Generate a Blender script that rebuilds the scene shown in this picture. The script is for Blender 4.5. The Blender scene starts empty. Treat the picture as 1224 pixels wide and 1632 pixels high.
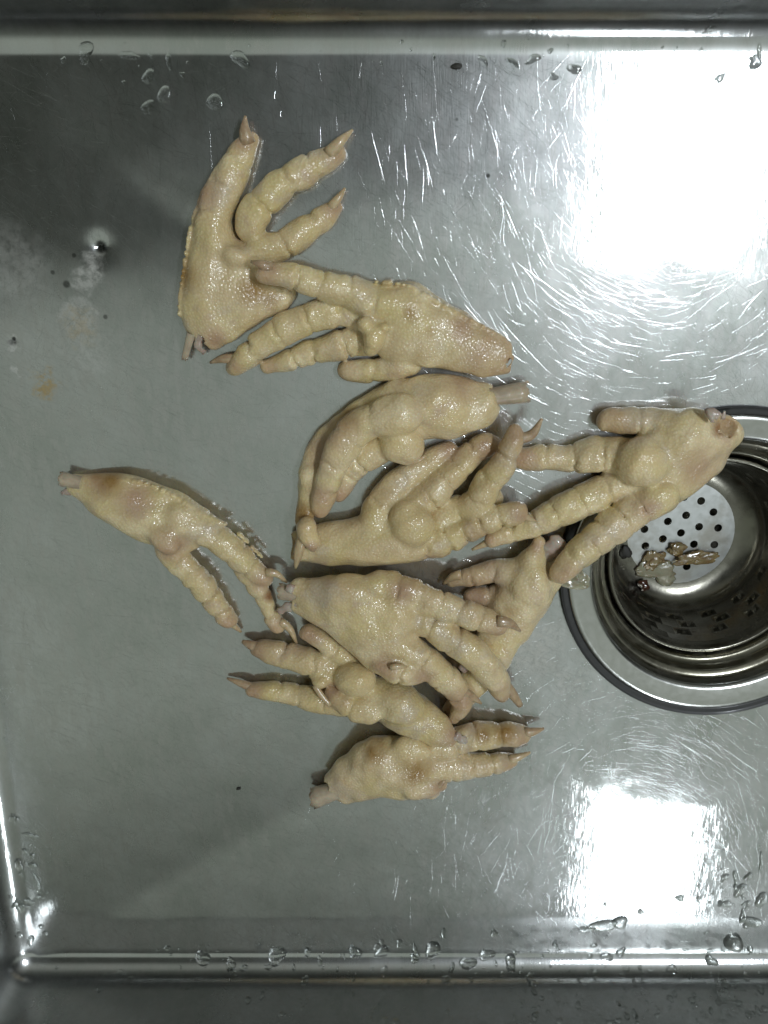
import bpy, bmesh, math, random
import numpy as np
from mathutils import Vector, Matrix
from mathutils.bvhtree import BVHTree

# ------------------------------------------------------------------ camera, world, lamps, exposure
S = bpy.context.scene
COL = S.collection
PW, PH = 1224.0, 1632.0            # size of the photograph that the tracing below is measured in
FPX, TILT, CAMZ = 1280.0, math.radians(16.0), 0.351

cam_d = bpy.data.cameras.new('camera'); cam = bpy.data.objects.new('camera', cam_d); COL.objects.link(cam)
cam.location = (0, 0, CAMZ); cam.rotation_euler = (-TILT, 0, 0)
cam_d.sensor_fit = 'VERTICAL'; cam_d.angle = 2 * math.atan(PH / 2 / FPX)
cam_d.clip_start = 0.01; cam_d.clip_end = 50
S.camera = cam

W = bpy.data.worlds.new('World'); S.world = W; W.use_nodes = True
nt = W.node_tree; nt.nodes.clear()
wo = nt.nodes.new('ShaderNodeOutputWorld'); bg = nt.nodes.new('ShaderNodeBackground')
tc = nt.nodes.new('ShaderNodeTexCoord'); sp = nt.nodes.new('ShaderNodeSeparateXYZ')
# a dim kitchen: pale ceiling ahead of the photographer, darkness behind and around him
rp = nt.nodes.new('ShaderNodeValToRGB'); mr = nt.nodes.new('ShaderNodeMapRange')
mr.inputs[1].default_value = -1.0; mr.inputs[2].default_value = 1.0
cr = rp.color_ramp; cr.interpolation = 'EASE'
cr.elements[0].position = 0.0; cr.elements[0].color = (0.03, 0.034, 0.028, 1)
cr.elements[1].position = 1.0; cr.elements[1].color = (0.04, 0.045, 0.036, 1)
for q, c in ((0.08, (0.05, 0.055, 0.045)), (0.15, (0.075, 0.085, 0.070)), (0.28, (0.30, 0.335, 0.29)), (0.470, (0.31, 0.345, 0.305)), (0.530, (0.022, 0.025, 0.018)), (0.64, (0.022, 0.025, 0.018)), (0.78, (0.22, 0.235, 0.21)), (0.85, (0.22, 0.235, 0.21)), (0.90, (0.09, 0.10, 0.085))):
    e = cr.elements.new(q); e.color = (*c, 1)
nt.links.new(tc.outputs['Generated'], sp.inputs[0]); nt.links.new(sp.outputs[1], mr.inputs[0])
nt.links.new(mr.outputs[0], rp.inputs[0]); nt.links.new(rp.outputs[0], bg.inputs['Color'])
mz = nt.nodes.new('ShaderNodeMapRange'); mz.interpolation_type = 'SMOOTHSTEP'      # cupboards and walls towards the horizon are darker than the ceiling
for i_, q in enumerate((0.10, 0.74, 0.10, 1.0)): mz.inputs[i_ + 1].default_value = q
nt.links.new(sp.outputs[2], mz.inputs[0]); nt.links.new(mz.outputs[0], bg.inputs['Strength'])
nt.links.new(bg.outputs[0], wo.inputs[0])

def area_lamp(name, loc, target, sx, sy, power, col, roll=0.0):
    d = bpy.data.lights.new(name, 'AREA'); d.shape = 'RECTANGLE'; d.size = sx; d.size_y = sy
    d.energy = power; d.color = col
    o = bpy.data.objects.new(name, d); COL.objects.link(o)
    o.location = loc
    q = (Vector(target) - Vector(loc)).to_track_quat('-Z', 'Y')
    o.rotation_euler = (q.to_matrix() @ Matrix.Rotation(roll, 3, 'Z')).to_euler()
    return o
LAMP_A = (0.625, 0.15, 1.50)
LAMP_B = (0.665, -1.55, 1.50)
area_lamp('ceiling_lamp', LAMP_A, (LAMP_A[0], LAMP_A[1], 0), 0.075, 0.42, 13.5, (0.87, 0.94, 1.0))
area_lamp('ceiling_lamp.001', LAMP_B, (LAMP_B[0], LAMP_B[1], 0), 0.055, 0.80, 6.8, (0.87, 0.94, 1.0))

S.view_settings.view_transform = 'Standard'; S.view_settings.look = 'None'
S.view_settings.exposure = 0.0; S.view_settings.gamma = 1.0; S.view_settings.use_curve_mapping = False
S.render.engine = 'CYCLES'
S.cycles.use_denoising = True
S.cycles.max_bounces = 10; S.cycles.transmission_bounces = 8; S.cycles.glossy_bounces = 6
S.cycles.sample_clamp_indirect = 6.0

# ------------------------------------------------------------------ geometry of the place
CT, ST = math.cos(TILT), math.sin(TILT)
def ray(px, py):
    a, b, c = (px - PW / 2) / FPX, -(py - PH / 2) / FPX, -1.0
    # rotate about X by -TILT
    return Vector((a, b * CT + c * ST, -b * ST + c * CT))
def on_plane(px, py, z):
    d = ray(px, py); t = (z - CAMZ) / d.z
    return Vector((d.x * t, d.y * t, z))
def px_size(p):                     # metres that one photo pixel spans at point p
    v = Vector((p[0], p[1], p[2] - CAMZ))
    depth = v.y * (-ST) + v.z * (-CT)
    return depth / FPX

RF = 0.014                                        # fold radius
X0 = on_plane(37, 1329, 0.005).x - RF             # left fold
Y1 = on_plane(612, 99, 0.005).y + RF                  # top fold
Y0 = on_plane(612, 1505, 0.005).y - RF                # bottom fold
DR = on_plane(1150, 904, 0.0)                     # drain centre
X1 = DR.x + (DR.x - X0)
SLOPE_H = 0.0095
R_DRAIN = 0.0738; DS = 1.075
DENTS = [(on_plane(160, 394, .004), 0.0050, 0.0005), (on_plane(160, 394, .004), 0.0022, 0.0010), (on_plane(22, 540, .004), 0.0016, 0.0003)]
def floor_z(x, y, dents=False):
    fx = (DR.x - x) / (DR.x - X0) if x < DR.x else (x - DR.x) / (X1 - DR.x)
    fy = (y - DR.y) / (Y1 - DR.y) if y > DR.y else (DR.y - y) / (DR.y - Y0)
    a, b = max(fx, 0), max(fy, 0)
    k = 0.02                                       # softened crease
    h = max(k - abs(a - b), 0) / k
    z = SLOPE_H * (max(a, b) + h * h * k * 0.25) - 0.0026
    z = 0.5 * (z + math.sqrt(z * z + 1e-7))       # flat tray round the drain
    if dents:
        for c, r, d in DENTS:
            q = ((x - c.x) ** 2 + (y - c.y) ** 2) / (r * r)
            if q < 12: z -= d * math.exp(-q)
    return z
def at_floor(px, py, up=0.0):
    z = up
    for _ in range(3):
        p = on_plane(px, py, z); z = floor_z(p.x, p.y) + up
    return on_plane(px, py, z)

# ------------------------------------------------------------------ object helpers
def link(name, verts, faces, mat=None, parent=None, smooth=True):
    me = bpy.data.meshes.new(name); me.from_pydata([tuple(v) for v in verts], [], [tuple(f) for f in faces]); me.update()
    if smooth: me.polygons.foreach_set('use_smooth', [True] * len(me.polygons))
    if mat: me.materials.append(mat)
    o = bpy.data.objects.new(name, me); COL.objects.link(o)
    if parent: o.parent = parent; o.matrix_parent_inverse = parent.matrix_world.inverted()
    return o
def empty(name, loc):
    o = bpy.data.objects.new(name, None); COL.objects.link(o); o.location = loc
    o.empty_display_size = 0.02; o.matrix_world = Matrix.Translation(loc)
    return o
def tag(o, label, cat, group=None, kind=None):
    if label: o['label'] = label
    if cat: o['category'] = cat
    if group: o['group'] = group
    if kind: o['kind'] = kind
    return o

# ------------------------------------------------------------------ materials
def new_mat(name):
    m = bpy.data.materials.new(name); m.use_nodes = True
    n = m.node_tree; n.nodes.clear()
    out = n.nodes.new('ShaderNodeOutputMaterial')
    return m, n, out
class NB:
    def __init__(s, n): s.n = n
    def node(s, t, **kw):
        x = s.n.nodes.new(t)
        for k, v in kw.items(): setattr(x, k, v)
        return x
    def L(s, a, b): s.n.links.new(a, b)
    def math(s, op, a, b=None, clamp=False):
        x = s.node('ShaderNodeMath', operation=op); x.use_clamp = clamp
        for i, v in enumerate((a, b)):
            if v is None: continue
            if hasattr(v, 'is_linked'): s.L(v, x.inputs[i])
            else: x.inputs[i].default_value = v
        return x.outputs[0]
    def mix(s, f, a, b):
        x = s.node('ShaderNodeMix', data_type='RGBA')
        for i, v in ((0, f), (6, a), (7, b)):
            if hasattr(v, 'is_linked'): s.L(v, x.inputs[i])
            else: x.inputs[i].default_value = v if i == 0 else (*v, 1)
        return x.outputs[2]
    def noise(s, vec, scale, detail=3, rough=0.5):
        x = s.node('ShaderNodeTexNoise'); s.L(vec, x.inputs['Vector'])
        x.inputs['Scale'].default_value = scale; x.inputs['Detail'].default_value = detail; x.inputs['Roughness'].default_value = rough
        return x.outputs['Fac']
    def ramp(s, v, lo, hi, a=0.0, b=1.0):
        x = s.node('ShaderNodeMapRange'); x.interpolation_type = 'SMOOTHSTEP'
        s.L(v, x.inputs[0])
        for i, q in enumerate((lo, hi, a, b)): x.inputs[i + 1].default_value = q
        return x.outputs[0]
    def mapping(s, vec, rot=0.0, scale=(1, 1, 1), loc=(0, 0, 0)):
        x = s.node('ShaderNodeMapping'); s.L(vec, x.inputs[0])
        x.inputs[1].default_value = loc; x.inputs[2].default_value = (0, 0, rot); x.inputs[3].default_value = scale
        return x.outputs[0]
    def spot(s, pos, c, r0, r1):
        x = s.node('ShaderNodeVectorMath', operation='DISTANCE'); s.L(pos, x.inputs[0]); x.inputs[1].default_value = c
        return s.ramp(x.outputs['Value'], r1, r0)

def steel_material():
    m, n, out = new_mat('brushed_steel'); b = NB(n)
    geo = b.node('ShaderNodeNewGeometry').outputs['Position']
    # worn fine brushing in several directions: roughness and relief
    rel = None
    for rot, sx, sy, w in ((0.45, 3600, 90, 1.0), (1.35, 3300, 100, 0.9), (2.4, 3500, 90, 0.9)):
        f = b.noise(b.mapping(geo, rot, (sx, sy, 1)), 1.0, 1, 0.6)
        f = b.math('MULTIPLY', f, w)
        rel = f if rel is None else b.math('ADD', rel, f)
    blotch = b.noise(geo, 55, 5, 0.65)
    rough = b.ramp(blotch, 0.3, 0.72, 0.065, 0.13)
    sep = b.node('ShaderNodeSeparateXYZ'); b.L(geo, sep.inputs[0])
    rough = b.math('ADD', rough, b.ramp(sep.outputs[2], 0.0072, 0.0110, 0.0, 0.13))   # the folds and walls are satin, not polished by use
    bump = b.node('ShaderNodeBump'); bump.inputs['Strength'].default_value = 0.07; bump.inputs['Distance'].default_value = 0.00022
    b.L(rel, bump.inputs['Height'])
    # gentle unevenness of the sheet
    b2 = b.node('ShaderNodeBump'); b2.inputs['Strength'].default_value = 0.2; b2.inputs['Distance'].default_value = 0.002
    b.L(b.noise(geo, 22, 2, 0.5), b2.inputs['Height']); b.L(b2.outputs[0], bump.inputs['Normal'])
    tint = b.ramp(b.noise(geo, 16, 4, 0.6), 0.35, 0.7)
    col = b.mix(tint, (0.53, 0.55, 0.53), (0.66, 0.67, 0.67))
    col = b.mix(b.ramp(b.noise(b.mapping(geo, 0.9, (1, 0.35, 1)), 210, 4, 0.7), 0.42, 0.66), col, (0.60, 0.60, 0.59))
    g1 = b.node('ShaderNodeBsdfAnisotropic'); g1.distribution = 'BECKMANN'
    g2 = b.node('ShaderNodeBsdfAnisotropic'); g2.distribution = 'GGX'
    b.L(col, g1.inputs['Color']); b.L(rough, g1.inputs['Roughness']); b.L(bump.outputs[0], g1.inputs['Normal'])
    b.L(col, g2.inputs['Color']); g2.inputs['Roughness'].default_value = 0.34; b.L(bump.outputs[0], g2.inputs['Normal'])
    ms = b.node('ShaderNodeMixShader'); b.L(b.ramp(b.noise(b.mapping(geo, 0.5, (1, 0.6, 1)), 38, 6, 0.68), 0.34, 0.70, 0.24, 0.38), ms.inputs[0])
    b.L(g1.outputs[0], ms.inputs[1]); b.L(g2.outputs[0], ms.inputs[2])
    # dried scale and rust spots that lie on the sheet
    wob = b.node('ShaderNodeVectorMath', operation='ADD'); b.L(geo, wob.inputs[0])
    nz = b.node('ShaderNodeTexNoise'); b.L(geo, nz.inputs['Vector']); nz.inputs['Scale'].default_value = 160; nz.inputs['Detail'].default_value = 4
    sc = b.node('ShaderNodeVectorMath', operation='MULTIPLY_ADD'); b.L(nz.outputs['Color'], sc.inputs[0])
    sc.inputs[1].default_value = (0.016, 0.016, 0); sc.inputs[2].default_value = (-0.008, -0.008, 0)
    b.L(sc.outputs[0], wob.inputs[1]); wp = wob.outputs[0]
    def f(px, py): return tuple(at_floor(px, py))
    grain = b.ramp(b.noise(geo, 330, 4, 0.65), 0.28, 0.62)
    white = None
    for (px, py, r, a) in ((146, 428, .0075, .70), (134, 450, .0075, .5), (128, 505, .012, .42), (140, 560, .013, .22), (20, 548, .004, .6), (25, 590, .003, .6), (845, 1045, .016, .5), (868, 1020, .013, .4), (20, 420, .02, .2), (905, 1090, .010, .25)):
        q = b.math('MULTIPLY', b.spot(wp, f(px, py), r * 0.35, r), a)
        white = q if white is None else b.math('MAXIMUM', white, q)
    white = b.math('MULTIPLY', white, grain, True)
    rust = None
    for (px, py, r, a) in ((70, 612, .0085, .75), (128, 520, .010, .30), (60, 625, .004, .4)):
        q = b.math('MULTIPLY', b.spot(wp, f(px, py), r * 0.3, r), a)
        rust = q if rust is None else b.math('MAXIMUM', rust, q)
    rust = b.math('MULTIPLY', rust, b.ramp(b.noise(geo, 260, 4, 0.7), 0.38, 0.6), True)
    dirt_pit_dark = None  # small dark specks, and the shaded hollow of the pit painted black
    for (px, py, r, a) in ((160, 394, .0034, 1.0), (22, 540, .0012, .9), (106, 453, .0020, .7), (84, 434, .0012, .6), (168, 505, .0013, .6), (118, 407, .0012, .6), (778, 280, .0011, .8), (728, 190, .0008, .5)):
        q = b.math('MULTIPLY', b.spot(geo, f(px, py), r * 0.45, r), a)
        dirt_pit_dark = q if dirt_pit_dark is None else b.math('MAXIMUM', dirt_pit_dark, q)
    d3 = b.node('ShaderNodeBsdfDiffuse'); d3.inputs[0].default_value = (0.012, 0.012, 0.010, 1)
    d1 = b.node('ShaderNodeBsdfDiffuse'); d1.inputs[0].default_value = (0.55, 0.54, 0.50, 1)
    d2 = b.node('ShaderNodeBsdfDiffuse'); d2.inputs[0].default_value = (0.36, 0.25, 0.09, 1)
    m1 = b.node('ShaderNodeMixShader'); b.L(white, m1.inputs[0]); b.L(ms.outputs[0], m1.inputs[1]); b.L(d1.outputs[0], m1.inputs[2])
    m2 = b.node('ShaderNodeMixShader'); b.L(rust, m2.inputs[0]); b.L(m1.outputs[0], m2.inputs[1]); b.L(d2.outputs[0], m2.inputs[2])
    m3 = b.node('ShaderNodeMixShader'); b.L(dirt_pit_dark, m3.inputs[0]); b.L(m2.outputs[0], m3.inputs[1]); b.L(d3.outputs[0], m3.inputs[2])
    b.L(m3.outputs[0], out.inputs[0])
    return m

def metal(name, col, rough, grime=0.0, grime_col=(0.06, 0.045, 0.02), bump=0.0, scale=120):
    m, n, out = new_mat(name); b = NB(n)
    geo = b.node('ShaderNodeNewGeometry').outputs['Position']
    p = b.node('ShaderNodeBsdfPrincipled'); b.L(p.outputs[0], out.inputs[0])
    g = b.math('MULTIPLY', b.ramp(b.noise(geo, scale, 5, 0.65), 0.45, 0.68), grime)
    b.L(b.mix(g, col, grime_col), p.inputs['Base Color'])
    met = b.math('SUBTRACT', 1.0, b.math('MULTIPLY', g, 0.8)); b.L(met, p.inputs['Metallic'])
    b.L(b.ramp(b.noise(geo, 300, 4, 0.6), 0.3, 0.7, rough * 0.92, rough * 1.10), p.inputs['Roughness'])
    if bump:
        bp = b.node('ShaderNodeBump'); bp.inputs['Strength'].default_value = bump; bp.inputs['Distance'].default_value = 0.0004
        b.L(b.noise(geo, 500, 4, 0.6), bp.inputs['Height']); b.L(bp.outputs[0], p.inputs['Normal'])
    return m

def skin_material():
    m, n, out = new_mat('wet_chicken_skin'); b = NB(n)
    geo = b.node('ShaderNodeNewGeometry').outputs['Position']
    info = b.node('ShaderNodeObjectInfo').outputs['Random']
    def attr(a):
        x = b.node('ShaderNodeAttribute'); x.attribute_name = a; return x.outputs['Fac']
    tip, stain, raw, pad = attr('tip'), attr('stain'), attr('raw'), attr('pad')
    base = b.mix(b.ramp(b.noise(geo, 42, 3, 0.55), 0.36, 0.64), (0.59, 0.495, 0.235), (0.56, 0.445, 0.275))
    base = b.mix(b.math('MULTIPLY', b.ramp(b.noise(b.mapping(geo, 0, (1, 1, 1), (.7, 5.3, 0)), 70, 4, 0.6), 0.46, 0.66), 0.9), base, (0.74, 0.64, 0.42))
    base = b.mix(b.math('MULTIPLY', b.ramp(b.noise(b.mapping(geo, 0, (1, 1, 1), (2.2, 9.1, 0)), 95, 5, 0.65), 0.50, 0.70), 0.65), base, (0.45, 0.325, 0.17))
    base = b.mix(b.math('MULTIPLY', b.ramp(b.noise(geo, 900, 2, 0.5), 0.5, 0.75), 0.3), base, (0.74, 0.65, 0.45))
    foot = b.node('ShaderNodeValToRGB'); b.L(info, foot.inputs[0]); fr = foot.color_ramp
    fr.elements[0].color = (0.66, 0.54, 0.26, 1); fr.elements[1].color = (0.60, 0.52, 0.36, 1)
    e = fr.elements.new(0.35); e.color = (0.64, 0.50, 0.34, 1)
    e = fr.elements.new(0.7); e.color = (0.55, 0.47, 0.25, 1)
    base = b.mix(0.30, base, foot.outputs[0])
    base = b.mix(b.math('MULTIPLY', b.ramp(b.noise(b.mapping(geo, 0, (1, 1, 1), (6.2, 3.1, 0)), 55, 4, 0.6), 0.52, 0.68), 0.7), base, (0.50, 0.43, 0.33))
    base = b.mix(b.math('MULTIPLY', pad, 0.75), base, (0.63, 0.51, 0.27))
    base = b.mix(b.math('MULTIPLY', tip, b.ramp(b.noise(geo, 90, 3), 0.3, 0.6, 0.5, 1.0)), base, (0.41, 0.28, 0.185))
    mauve = b.math('MULTIPLY', b.ramp(b.noise(b.mapping(geo, 0, (1, 1, 1), (3.1, 1.7, 0)), 62, 4, 0.6), 0.57, 0.70), 0.6)
    base = b.mix(mauve, base, (0.44, 0.325, 0.245))
    base = b.mix(b.math('MULTIPLY', stain, b.ramp(b.noise(geo, 110, 3), 0.25, 0.6, 0.5, 1.0)), base, (0.26, 0.145, 0.035))
    base = b.mix(raw, base, (0.23, 0.115, 0.055))
    vc = b.node('ShaderNodeTexVoronoi'); b.L(geo, vc.inputs['Vector']); vc.inputs['Scale'].default_value = 880
    base = b.mix(b.ramp(vc.outputs['Distance'], 0.15, 0.62, 0.0, 0.26), base, (0.42, 0.285, 0.135))  # hollows between papillae painted darker, so the relief shows without the light
    hs = b.node('ShaderNodeHueSaturation'); b.L(base, hs.inputs['Color']); hs.inputs['Saturation'].default_value = 1.02
    hs.inputs['Value'].default_value = 1
    vv = b.math('ADD', b.math('MULTIPLY', info, 0.16), 1.10); b.L(vv, hs.inputs['Value'])
    p = b.node('ShaderNodeBsdfPrincipled'); b.L(p.outputs[0], out.inputs[0])
    b.L(hs.outputs[0], p.inputs['Base Color'])
    p.inputs['Subsurface Weight'].default_value = 0.42
    p.inputs['Subsurface Radius'].default_value = (1.0, 0.62, 0.30); p.inputs['Subsurface Scale'].default_value = 0.0036
    p.inputs['Roughness'].default_value = 0.36
    p.inputs['Specular IOR Level'].default_value = 0.45
    b.L(b.ramp(b.noise(geo, 75, 3), 0.35, 0.65, 0.45, 1.0), p.inputs['Coat Weight']); p.inputs['Coat Roughness'].default_value = 0.09
    p.inputs['Coat IOR'].default_value = 1.36
    vo = b.node('ShaderNodeTexVoronoi'); vo.feature = 'SMOOTH_F1'; b.L(geo, vo.inputs['Vector']); vo.inputs['Scale'].default_value = 880
    vo.inputs['Smoothness'].default_value = 0.4
    h1 = b.math('SUBTRACT', 1.0, vo.outputs['Distance'])
    bp = b.node('ShaderNodeBump'); bp.inputs['Strength'].default_value = 0.52; bp.inputs['Distance'].default_value = 0.0004
    b.L(h1, bp.inputs['Height'])
    b3 = b.node('ShaderNodeBump'); b3.inputs['Strength'].default_value = 0.14; b3.inputs['Distance'].default_value = 0.0010
    b.L(b.noise(geo, 260, 3, 0.55), b3.inputs['Height']); b.L(b3.outputs[0], bp.inputs['Normal'])
    b.L(bp.outputs[0], p.inputs['Normal']); 
    bc = b.node('ShaderNodeBump'); bc.inputs['Strength'].default_value = 0.6; bc.inputs['Distance'].default_value = 0.00045
    b.L(h1, bc.inputs['Height']); b.L(b3.outputs[0], bc.inputs['Normal']); b.L(bc.outputs[0], p.inputs['Coat Normal'])
    return m

def organic(name, c1, c2, rough=0.35, coat=0.4, scale=220, sss=0.2, trans=0.0, bump=0.3, alpha=1.0):
    m, n, out = new_mat(name); b = NB(n)
    geo = b.node('ShaderNodeNewGeometry').outputs['Position']
    p = b.node('ShaderNodeBsdfPrincipled'); b.L(p.outputs[0], out.inputs[0])
    b.L(b.mix(b.ramp(b.noise(geo, scale, 4, 0.6), 0.35, 0.68), c1, c2), p.inputs['Base Color'])
    p.inputs['Roughness'].default_value = rough; p.inputs['Coat Weight'].default_value = coat; p.inputs['Coat Roughness'].default_value = 0.1
    p.inputs['Subsurface Weight'].default_value = sss; p.inputs['Subsurface Scale'].default_value = 0.002
    p.inputs['Transmission Weight'].default_value = trans; p.inputs['Alpha'].default_value = alpha
    bp = b.node('ShaderNodeBump'); bp.inputs['Strength'].default_value = bump; bp.inputs['Distance'].default_value = 0.0006
    b.L(b.noise(geo, scale * 2.2, 4, 0.6), bp.inputs['Height']); b.L(bp.outputs[0], p.inputs['Normal'])
    return m
def water_material():
    m, n, out = new_mat('water'); b = NB(n)
    p = b.node('ShaderNodeBsdfPrincipled'); b.L(p.outputs[0], out.inputs[0])
    p.inputs['Base Color'].default_value = (0.97, 0.99, 0.98, 1); p.inputs['Roughness'].default_value = 0.02
    p.inputs['IOR'].default_value = 1.333; p.inputs['Transmission Weight'].default_value = 1.0
    return m

M_STEEL = steel_material()
def scratch_material():
    m, n, out = new_mat('scratched_steel'); b = NB(n)
    g = b.node('ShaderNodeBsdfAnisotropic'); g.distribution = 'BECKMANN'; g.inputs['Color'].default_value = (0.62, 0.63, 0.63, 1)
    g.inputs['Roughness'].default_value = 0.15; b.L(g.outputs[0], out.inputs[0])
    return m
M_SCR = scratch_material()
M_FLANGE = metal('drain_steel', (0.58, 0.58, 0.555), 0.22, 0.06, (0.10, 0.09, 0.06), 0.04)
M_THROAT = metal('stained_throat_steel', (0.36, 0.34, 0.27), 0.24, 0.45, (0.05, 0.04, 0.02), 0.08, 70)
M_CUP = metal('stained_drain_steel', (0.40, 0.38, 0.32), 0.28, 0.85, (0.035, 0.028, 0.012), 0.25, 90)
M_BASKET = metal('darkened_basket_steel', (0.23, 0.22, 0.185), 0.22, 0.55, (0.05, 0.042, 0.022), 0.06, 60)  # wall and rim colour darkened to stand in for dark reflections inside
M_BASKET_B = metal('basket_base_steel', (0.46, 0.47, 0.46), 0.34, 0.45, (0.22, 0.18, 0.11), 0.05, 45)
M_RUBBER = organic('black_rubber', (0.012, 0.012, 0.011), (0.02, 0.019, 0.017), 0.5, 0.1, 300, 0.0, 0, 0.1)
M_SKIN = skin_material()
M_CLAW = organic('claw_horn', (0.50, 0.37, 0.22), (0.37, 0.25, 0.15), 0.35, 0.6, 300, 0.3)
M_CLAWP = organic('pale_claw_horn', (0.58, 0.45, 0.26), (0.48, 0.35, 0.20), 0.35, 0.6, 300, 0.3)
M_BONE = organic('wet_bone', (0.52, 0.43, 0.30), (0.40, 0.32, 0.23), 0.3, 0.7, 200, 0.3)
M_MARROW = organic('bone_marrow', (0.16, 0.10, 0.07), (0.26, 0.18, 0.12), 0.4, 0.5, 350, 0.0)
M_SINEW = organic('wet_sinew', (0.50, 0.43, 0.35), (0.42, 0.31, 0.25), 0.25, 0.8, 200, 0.4)
M_SCRAP = organic('clear_skin_scrap', (0.42, 0.40, 0.27), (0.36, 0.32, 0.20), 0.2, 0.8, 260, 0.3, 0.35)
M_FOOD = organic('soaked_food_scrap', (0.42, 0.32, 0.15), (0.26, 0.16, 0.06), 0.2, 0.9, 260, 0.2, 0.45)
M_DARK = organic('dark_brown_scrap', (0.05, 0.016, 0.009), (0.09, 0.03, 0.015), 0.2, 0.9, 260, 0.0)
M_SPECK = organic('dark_speck', (0.015, 0.013, 0.01), (0.02, 0.018, 0.012), 0.6, 0.0, 260, 0.0)
M_WATER = water_material()

# ------------------------------------------------------------------ the sink: basin with folds, corners and a sloping floor
sink = empty('kitchen_sink', (DR.x, DR.y, 0))
tag(sink, 'scratched stainless steel kitchen sink that everything lies in', 'sink')

def axis_lines(a, b, step, dense):
    v = set(np.round(np.linspace(a, b, int((b - a) / step) + 1), 6))
    for c, r in dense:
        for t in np.linspace(-r, r, 19):
            if a < c + t < b: v.add(round(float(c + t), 6))
    v = sorted(v); o = [v[0]]
    for q in v[1:]:
        if q - o[-1] > 0.00016 or q == v[-1]: o.append(q)
    o[-1] = b
    return o
def basin():
    dn = [(c.x, r * 2.2) for c, r, d in DENTS]; dy = [(c.y, r * 2.2) for c, r, d in DENTS]
    xs = axis_lines(X0 + RF, X1 - RF, 0.0035, dn); ys = axis_lines(Y0 + RF, Y1 - RF, 0.0035, dy)
    nx, ny = len(xs), len(ys)
    V, F, idx = [], [], {}
    for i, x in enumerate(xs):
        for j, y in enumerate(ys):
            idx[i, j] = len(V); V.append((x, y, floor_z(x, y, True)))
    for i in range(nx - 1):
        for j in range(ny - 1):
            cx, cy = (xs[i] + xs[i + 1]) / 2 - DR.x, (ys[j] + ys[j + 1]) / 2 - DR.y
            if cx * cx + cy * cy < (R_DRAIN - 0.006) ** 2: continue
            F.append((idx[i, j], idx[i + 1, j], idx[i + 1, j + 1], idx[i, j + 1]))
    # perimeter, counter-clockwise, with a fan of directions at each corner
    per = []
    NC = 8
    def corner(i, j, a0):
        for k in range(NC + 1): per.append((idx[i, j], a0 + k * math.pi / 2 / NC))
    for i in range(1, nx - 1): per.append((idx[i, 0], -math.pi / 2))
    corner(nx - 1, 0, -math.pi / 2)
    for j in range(1, ny - 1): per.append((idx[nx - 1, j], 0.0))
    corner(nx - 1, ny - 1, 0.0)
    for i in range(nx - 2, 0, -1): per.append((idx[i, ny - 1], math.pi / 2))
    corner(0, ny - 1, math.pi / 2)
    for j in range(ny - 2, 0, -1): per.append((idx[0, j], math.pi))
    corner(0, 0, math.pi)
    def profile(draft):
        out = []; o_ = u_ = 0.0; NP = 18
        for k in range(1, NP + 1):
            t = (k - 0.5) / NP; e = 0.8 * t + 0.2 * t * t * (3 - 2 * t); a = e * (math.pi / 2 - draft); ds = RF * 1.6 / NP
            o_ += ds * math.cos(a); u_ += ds * math.sin(a); out.append((o_, u_))
        l = out[-1]
        for h in (0.010, 0.018, 0.026): out.append((l[0] + h * math.tan(draft), l[1] + h))
        l = out[-1]
        for a in np.linspace(0, math.pi / 2, 6)[1:]: out.append((l[0] + 0.006 * (1 - math.cos(a)), l[1] + 0.006 * math.sin(a)))
        out.append((out[-1][0] + 0.03, out[-1][1]))
        return out
    profs = {}
    def prof_at(a): 
        q = round(8 + 6 * math.sin(a) - 3 * max(0.0, -math.cos(a)), 1)
        if q not in profs: profs[q] = profile(math.radians(q))
        return profs[q]
    NPROF = len(prof_at(0.0))
    prev = [p[0] for p in per]
    for ip in range(NPROF):
        cur = []
        for (vi, a) in per:
            off, up = prof_at(a)[ip]; b0 = V[vi]; cur.append(len(V)); V.append((b0[0] + off * math.cos(a), b0[1] + off * math.sin(a), b0[2] + up))
        n = len(per)
        for k in range(n):
            a, b_ = prev[k], prev[(k + 1) % n]; c, d = cur[(k + 1) % n], cur[k]
            F.append((a, d, c, b_) if a != b_ else (a, d, c))
        prev = cur
    return V, F
bv, bf = basin()
basin_o = link('basin', bv, bf, M_STEEL, sink)
BVH = BVHTree.FromPolygons(bv, bf)
def hit(px, py):
    d = ray(px, py).normalized()
    loc, nor, i, dist = BVH.ray_cast(Vector((0, 0, CAMZ)), d)
    if loc is None: return None, None
    if nor.dot(d) > 0: nor = -nor
    return loc, nor

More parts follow.
